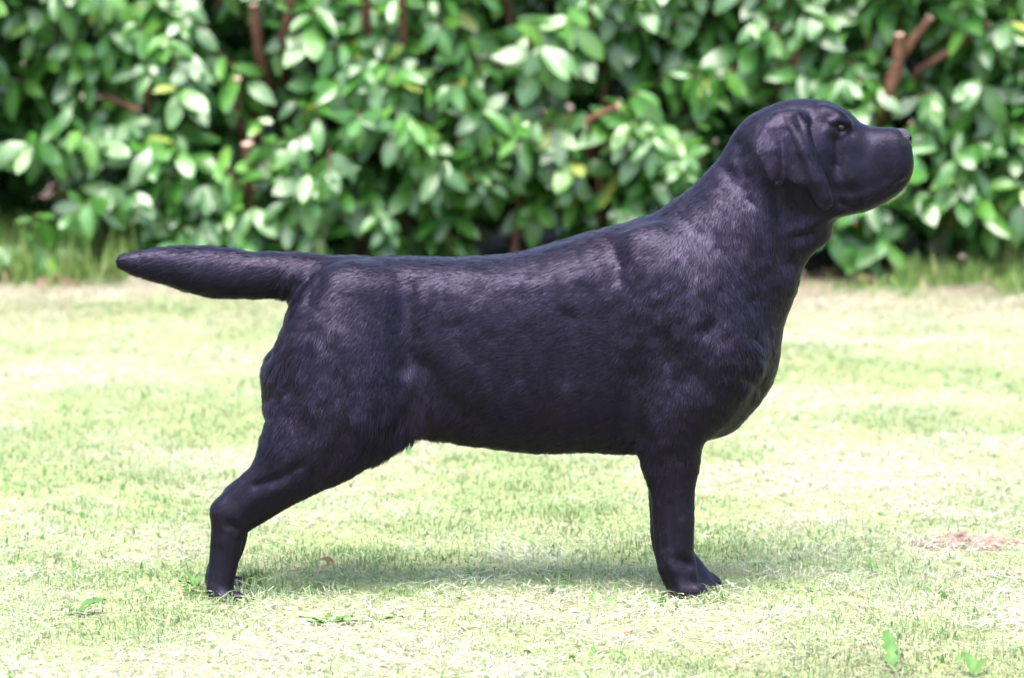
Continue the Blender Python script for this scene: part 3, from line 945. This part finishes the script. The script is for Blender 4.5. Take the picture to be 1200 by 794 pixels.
def apply_strokes(V, N):
    W = V.copy(); W[:, 1] = -np.abs(W[:, 1])
    px, py = proj(W)
    wgt = np.clip((np.abs(N[:, 1]) - 0.1) / 0.45, 0, 1)
    disp = np.zeros(len(V))
    for path, rad, h in STROKES:
        best = np.full(len(V), 1e9)
        for a, b in zip(path[:-1], path[1:]):
            e = (b[0] - a[0], b[1] - a[1]); L = e[0] ** 2 + e[1] ** 2 + 1e-9
            t = np.clip(((px - a[0]) * e[0] + (py - a[1]) * e[1]) / L, 0, 1)
            best = np.minimum(best, (px - a[0] - t * e[0]) ** 2 + (py - a[1] - t * e[1]) ** 2)
        disp += 0.00085 * h * np.exp(-best / rad ** 2)
    # soft unevenness of muscle and loose skin
    disp += 0.0006 * noise3(V, 22, 51) + 0.0004 * noise3(V, 60, 52)
    headw = np.clip((px - 880) / 40, 0, 1)
    return V + N * (disp * np.where(np.abs(disp) > 0, wgt, 0) * (1 + 0.5 * headw))[:, None]

# coat: photo x, y, direction (photo dx, dy), hair length mm, lift
COAT = [
    (1060, 170, -1, 0.2, 2.5, .15), (1040, 200, -1, 0.3, 3, .15), (1010, 170, -1, 0.2, 3, .12), (1000, 225, -1, 0.5, 4, .15), (970, 150, -1, 0.3, 4, .12), (940, 122, -1, 0.2, 5, .12), (950, 180, -0.8, 0.7, 5, .12),
    (965, 225, 0.3, 1, 5, .12), (940, 190, 0.25, 1, 6, .12), (905, 190, -0.05, 1, 6, .15), (910, 140, -0.7, 0.7, 7, .15), (890, 165, -0.6, 0.8, 8, .2), (985, 200, -0.8, 0.6, 4, .12),
    (870, 170, -0.6, 0.8, 10, .15), (850, 200, -0.6, 0.9, 12, .15), (880, 260, -0.05, 1, 12, .16), (940, 280, -0.1, 1, 11, .15), (930, 330, 0.0, 1, 12, .2),
    (800, 250, -0.7, 0.7, 14, .18), (830, 290, -0.1, 1, 14, .18), (870, 330, 0.35, 1, 15, .22), (890, 400, 0.2, 1, 15, .22), (850, 380, -0.2, 1, 12, .16), (790, 340, -0.6, 0.9, 14, .18),
    (740, 280, -1, 0.5, 18, .25), (690, 290, -1, 0.4, 19, .25), (700, 320, -0.8, 0.7, 18, .25), (640, 310, -1, 0.5, 17, .22), (560, 310, -1, 0.35, 16, .25), (480, 315, -1, 0.4, 16, .28), (420, 320, -1, 0.5, 15, .28),
    (760, 420, -0.6, 0.8, 12, .15), (690, 400, -1, 0.25, 12, .12), (600, 400, -1, 0.15, 12, .12), (530, 400, -1, 0.25, 12, .14), (680, 480, -1, 0.3, 13, .14), (600, 490, -1, 0.4, 14, .16), (740, 500, -1, 0.5, 13, .16),
    (640, 525, -1, 0.5, 16, .26), (700, 528, -1, 0.5, 13, .2), (540, 512, -0.8, 0.8, 21, .40), (490, 500, -0.3, 1, 28, .35), (460, 512, -0.3, 1, 24, .30), (480, 440, -0.4, 1, 13, .15),
    (820, 470, -0.2, 1, 11, .15), (870, 460, -0.1, 1, 13, .2), (790, 520, -0.1, 1, 9, .14), (757, 550, -0.35, 1, 12, .25), (790, 580, -0.05, 1, 6, .12), (790, 640, -0.05, 1, 5.5, .12), (800, 685, 0.4, 1, 4.5, .12), (765, 620, -0.3, 1, 9, .22),
    (430, 380, -0.6, 0.9, 13, .2), (380, 420, -0.3, 1, 13, .18), (400, 480, -0.3, 1, 12, .15), (325, 420, -0.35, 1, 19, .42), (316, 480, -0.2, 1, 18, .40), (350, 530, -0.6, 0.8, 9, .13), (290, 585, -0.7, 0.7, 6, .12),
    (262, 640, -0.05, 1, 5.5, .12), (260, 690, 0.3, 1, 4.5, .12), (285, 702, 0.8, 0.6, 4, .12),
    (375, 320, -0.8, 0.7, 15, .25), (345, 335, -0.5, 0.9, 15, .22), (310, 320, -1, 0.25, 15, .18), (250, 315, -1, 0.15, 18, .16), (235, 340, -1, 0.45, 23, .48), (185, 328, -1, 0.4, 20, .40), (190, 308, -1, 0.05, 18, .14), (150, 306, -1, 0, 14, .12), (290, 345, -1, 0.35, 18, .25), (335, 355, -0.6, 0.9, 18, .3),
]

def build_fur(parent, V, Q, N, count, scale_len=1.0):
    T = np.concatenate([Q[:, [0, 1, 2]], Q[:, [0, 2, 3]]])
    A = np.linalg.norm(np.cross(V[T[:, 1]] - V[T[:, 0]], V[T[:, 2]] - V[T[:, 0]]), axis=1)
    ctr = V[T].mean(1); nT = N[T].mean(1)
    px, py = proj(ctr)
    wgt = A * np.where(nT[:, 1] < 0.35, 1.0, 0.35)
    wgt *= np.where(px > 890, 3.6, 1.0) * np.where((py > 560), 1.5, 1.0)
    # bare leather of the nose
    nose = (px > 1057) & (py < 171)
    wgt = np.where(nose, 0, wgt)
    tri = rng.choice(len(T), count, p=wgt / wgt.sum())
    u, v = rng.uniform(0, 1, (2, count)); fl = u + v > 1
    u = np.where(fl, 1 - u, u); v = np.where(fl, 1 - v, v)
    w = 1 - u - v
    Rt = V[T[tri, 0]] * w[:, None] + V[T[tri, 1]] * u[:, None] + V[T[tri, 2]] * v[:, None]
    Nn = unit(N[T[tri, 0]] * w[:, None] + N[T[tri, 1]] * u[:, None] + N[T[tri, 2]] * v[:, None])
    W = Rt.copy(); W[:, 1] = -np.abs(W[:, 1])
    px, py = proj(W)
    acc = np.zeros((count, 4)); tw = np.zeros(count)
    for cx, cy, dx, dy, ln, lf in COAT:
        k = 1 / (((px - cx) ** 2 + (py - cy) ** 2) + 60) ** 1.6
        d = math.hypot(dx, dy)
        acc += k[:, None] * np.array([dx / d, -dy / d, ln, lf]); tw += k
    acc /= tw[:, None]
    D = np.stack([acc[:, 0], np.zeros(count), acc[:, 1]], 1)
    # locks: the direction swings with noise at two sizes
    sw = 0.34 * noise3(Rt, 34, 61) + 0.13 * noise3(Rt, 95, 62) + rng.normal(0, 0.09, count)
    calm = np.clip((acc[:, 2] - 3) / 10, 0.25, 1.0)
    sw *= calm
    c, s = np.cos(sw), np.sin(sw)
    D = np.stack([D[:, 0] * c - D[:, 2] * s, D[:, 1] + 0.25 * calm * noise3(Rt, 70, 63), D[:, 0] * s + D[:, 2] * c], 1)
    D = unit(D - Nn * np.sum(D * Nn, 1)[:, None])
    L = acc[:, 2] * np.where(px > 885, 1.35, 1.0) * 0.001 * rng.uniform(0.65, 1.15, count) * scale_len
    lift = np.maximum(acc[:, 3] * (0.85 + 0.4 * noise3(Rt, 85, 64)), 0.07) + np.abs(rng.normal(0, 0.05, count))
    D0 = unit(D + Nn * (lift * 1.7)[:, None])
    D1 = unit(D + Nn * (lift * 0.75)[:, None] + np.array([0, 0, -0.05]))
    D2 = unit(D + Nn * (lift * 0.15)[:, None] + np.array([0, 0, -0.12]))
    p0 = Rt + Nn * 0.0001
    p1 = p0 + D0 * (L * 0.33)[:, None]; p2 = p1 + D1 * (L * 0.34)[:, None]; p3 = p2 + D2 * (L * 0.33)[:, None]
    pts = np.stack([p0, p1, p2, p3], 1).astype(np.float32)
    cu = bpy.data.hair_curves.new('fur')
    cu.add_curves([4] * count)
    cu.attributes['position'].data.foreach_set('vector', pts.ravel())
    rad = np.tile(np.array([1.0, 0.9, 0.65, 0.15], dtype=np.float32), (count, 1)) * (0.00030 * rng.uniform(0.7, 1.3, count) * np.clip(acc[:, 2] / 9, 0.6, 1.2))[:, None]
    ra = cu.attributes.get('radius') or cu.attributes.new('radius', 'FLOAT', 'POINT')
    ra.data.foreach_set('value', rad.astype(np.float32).ravel())
    tone = np.array([0.0095, 0.0076, 0.0140])[None] * rng.uniform(0.6, 1.5, count)[:, None]
    rust = (np.clip(noise3(Rt, 14, 66) - 0.3, 0, 1) * 0.9)[:, None]
    tone = tone * (1 - rust) + np.array([0.019, 0.012, 0.014]) * rust
    ta = cu.attributes.new('tone', 'FLOAT_COLOR', 'CURVE')
    tc = np.ones((count, 4), dtype=np.float32); tc[:, :3] = tone
    ta.data.foreach_set('color', tc.ravel())
    nn = unit(Nn + 0.09 * rng.normal(0, 1, Nn.shape) + D * (0.20 * noise3(Rt, 75, 67) * calm)[:, None])
    va = cu.attributes.new('coat_normal', 'FLOAT_VECTOR', 'CURVE')
    va.data.foreach_set('vector', nn.astype(np.float32).ravel())
    cu.materials.append(M_FUR)
    return link('fur', cu, parent, kind='stuff')

def ball(name, c, r, mat, parent, scale=(1, 1, 1)):
    b = Bag(); nu, nv = 20, 12
    V = []
    for i in range(nv + 1):
        th = math.pi * i / nv
        for j in range(nu):
            a = 2 * math.pi * j / nu
            V.append((c[0] + r * scale[0] * math.sin(th) * math.cos(a), c[1] + r * scale[1] * math.sin(th) * math.sin(a), c[2] + r * scale[2] * math.cos(th)))
    Fc = [(i * nu + j, i * nu + (j + 1) % nu, (i + 1) * nu + (j + 1) % nu, (i + 1) * nu + j)[::-1] for i in range(nv) for j in range(nu)]
    b.add(V, Fc)
    return link(name, b.mesh(name, [mat]), parent)

def build_dog():
    root = link('dog', None, label='black labrador standing side on in show pose with raised head and level tail', cat='dog')
    f = dog_field()
    V, Q = surface_nets(f)
    V, Q = largest_island(V, Q)
    V = smooth_mesh(V, Q, 4)
    N = vnormals(V, Q)
    V = apply_strokes(V, N)
    V = smooth_mesh(V, Q, 2)
    V[:, 2] = np.maximum(V[:, 2], 0.001)
    N = vnormals(V, Q)
    me = make_mesh('body', V, Q, np.full(len(Q), 4), M_SKIN)
    link('body', me, root)
    build_fur(root, V, Q, N, 680000)
    # nose leather with its nostrils
    X, Z = P(1056, 162, 0)
    nf = Field((X - 0.03, -0.035, Z - 0.035), (X + 0.03, 0.035, Z + 0.035), 0.0011)
    chain(nf, [(1050, 160, 9.5, 0.018, 0), (1058, 161, 10.0, 0.021, 0), (1060.5, 165, 8.5, 0.019, 0)], 0.003)
    chain(nf, [(1058, 170, 5, 0.006, 0), (1059, 178, 3, 0.003, 0)], 0.006)
    for sg in (-1, 1):
        chain(nf, [(1065, 163, 3.2, 0.0045, sg * 0.010), (1060, 167.5, 2.6, 0.005, sg * 0.0155), (1055, 168, 1.6, 0.006, sg * 0.021)], 0.002, cut=True)
    nV, nQ = surface_nets(nf)
    nV, nQ = largest_island(nV, nQ)
    nV = smooth_mesh(nV, nQ, 2)
    link('nose', make_mesh('nose', nV, nQ, np.full(len(nQ), 4), M_NOSE), root)
    # eyes
    for sg in (-1, 1):
        X, Z = P(985.5, 149, sg * 0.044)
        e = ball('eye', (X, sg * 0.0376, Z), 0.0080, M_EYE, root)
build_dog()

# ------------------------------------------------------------------ small things on the lawn
def weed(px, py, specs, label, name='broadleaf_weed', mat=None, lobed=False):
    """specs: leaf azimuth deg, length m, width ratio, rise"""
    x, y = G(px, py)
    root = link(name, None, label=label, cat='weed')
    root.location = (x, y, float(ground_z(np.array([x]), np.array([y]))[0]))
    for az, ln, wr, rise in specs:
        na, nc = 9, 4
        V = []
        for i in range(na + 1):
            t = i / na
            w = ln * wr * 0.5 * math.sin(math.pi * min(1, 0.06 + t * 0.93)) ** 0.7
            if lobed: w *= 0.72 + 0.38 * math.cos(t * 30)
            if i == na: w = 0.001
            for j in range(nc + 1):
                s = -1 + 2 * j / nc
                d = ln * t
                V.append((d * math.cos(rise * (1 - 0.5 * t)), s * w, 0.004 + d * math.sin(rise * (1 - 0.5 * t)) + 0.25 * abs(s) * w + 0.0015 * math.sin(11 * t + 3 * s)))
        m = nc + 1
        Fq = np.array([(i * m + j, (i + 1) * m + j, (i + 1) * m + j + 1, i * m + j + 1) for i in range(na) for j in range(nc)])
        o = link('leaf', make_mesh('leaf', np.array(V), Fq, np.full(len(Fq), 4), mat or M_WEED), root)
        o.rotation_euler = (0, 0, R(az))
    return root

weed(92, 722, [(25, 0.050, 0.65, 0.75), (150, 0.028, 0.55, 0.6), (-70, 0.03, 0.5, 0.4)], 'small bright green broad leaf weed in the lawn left of the hind paw')
weed(1046, 786, [(96, 0.085, 0.34, 1.25), (80, 0.06, 0.3, 0.9), (-30, 0.035, 0.4, 0.3)], 'upright toothed green weed leaf near the bottom right of the lawn', lobed=True)
weed(1142, 793, [(110, 0.05, 0.38, 1.1), (60, 0.045, 0.34, 0.8)], 'pale green weed leaf at the lawn edge in the bottom right corner')
weed(385, 732, [(165, 0.05, 0.4, 0.35), (30, 0.045, 0.42, 0.4), (90, 0.04, 0.4, 0.5), (-20, 0.05, 0.3, 0.3), (200, 0.035, 0.4, 0.3)], 'flat spreading rosette of green weed in front of the dog, right of its hind paw', lobed=True)
weed(443, 728, [(0, 0.04, 0.22, 0.3), (150, 0.035, 0.3, 0.4)], 'tiny narrow leaved weed just right of the flat weed rosette')
weed(228, 690, [(60, 0.035, 0.3, 0.9), (120, 0.04, 0.28, 1.0), (200, 0.03, 0.3, 0.8)], 'small tuft of green weed leaves directly behind the hind paw')

def fallen_leaf(px, py, size, rot, mat, label, group=None):
    V, Fq, A = LEAFS[2]
    V = V * [size, size * 1.3, size]
    o = link('fallen_leaf', make_mesh('fallen_leaf', V, Fq, np.full(len(Fq), 4), mat), label=label, cat='leaf', group=group)
    x, y = G(px, py)
    o.location = (x, y, float(ground_z(np.array([x]), np.array([y]))[0]) + 0.018)
    o.rotation_euler = (R(20), R(-15), R(rot))
fallen_leaf(822, 598, 0.022, 60, M_DRY, 'small reddish brown fallen leaf on the grass behind the front leg')
fallen_leaf(730, 748, 0.016, 10, M_DRY, 'tiny red brown leaf scrap on the straw in front of the dog')
fallen_leaf(374, 668, 0.030, -40, M_DRY, 'thin brown leaf lying on the grass between hind and front legs')

def soil_patch():
    """crumbly bare earth scraped up on the right"""
    for (px, py, rx, ry, h, label) in ((1135, 640, 0.10, 0.07, 0.014, 'raised patch of crumbly pinkish bare earth in the lawn on the right'),
                                       (1180, 674, 0.05, 0.022, 0.009, 'small low strip of reddish bare earth at the right edge of the lawn')):
        cx, cy = G(px, py)
        n, m = 26, 72
        V = [(0, 0, h)]
        for i in range(1, n + 1):
            t = i / n
            for j in range(m):
                a = 2 * math.pi * j / m
                V.append((rx * t * math.cos(a), ry * t * math.sin(a), h * 0.8 * (1 - t ** 4) - 0.005 * t))
        V = np.array(V)
        p = V + [cx, cy, 0]
        edge = 1 + 0.28 * noise3(p * [1, 1, 0], 18, 71)
        V[:, 0] *= edge; V[:, 1] *= edge
        V[:, 2] *= 1 + 0.9 * noise3(p * [1, 1, 0], 26, 72)
        V[:, 2] += 0.009 * noise3(p, 60, 73) + 0.005 * noise3(p, 130, 74)
        Fc = [(0, 1 + j, 1 + (j + 1) % m) for j in range(m)]
        for i in range(n - 1):
            for j in range(m):
                Fc.append((1 + i * m + j, 1 + (i + 1) * m + j, 1 + (i + 1) * m + (j + 1) % m, 1 + i * m + (j + 1) % m))
        me = make_mesh('soil_heap', V, np.concatenate([np.array(q) for q in Fc]), np.array([len(q) for q in Fc]), M_SOIL)
        o = link('soil_heap', me, label=label, cat='soil')
        o.location = (cx, cy, float(ground_z(np.array([cx]), np.array([cy]))[0]))
soil_patch()
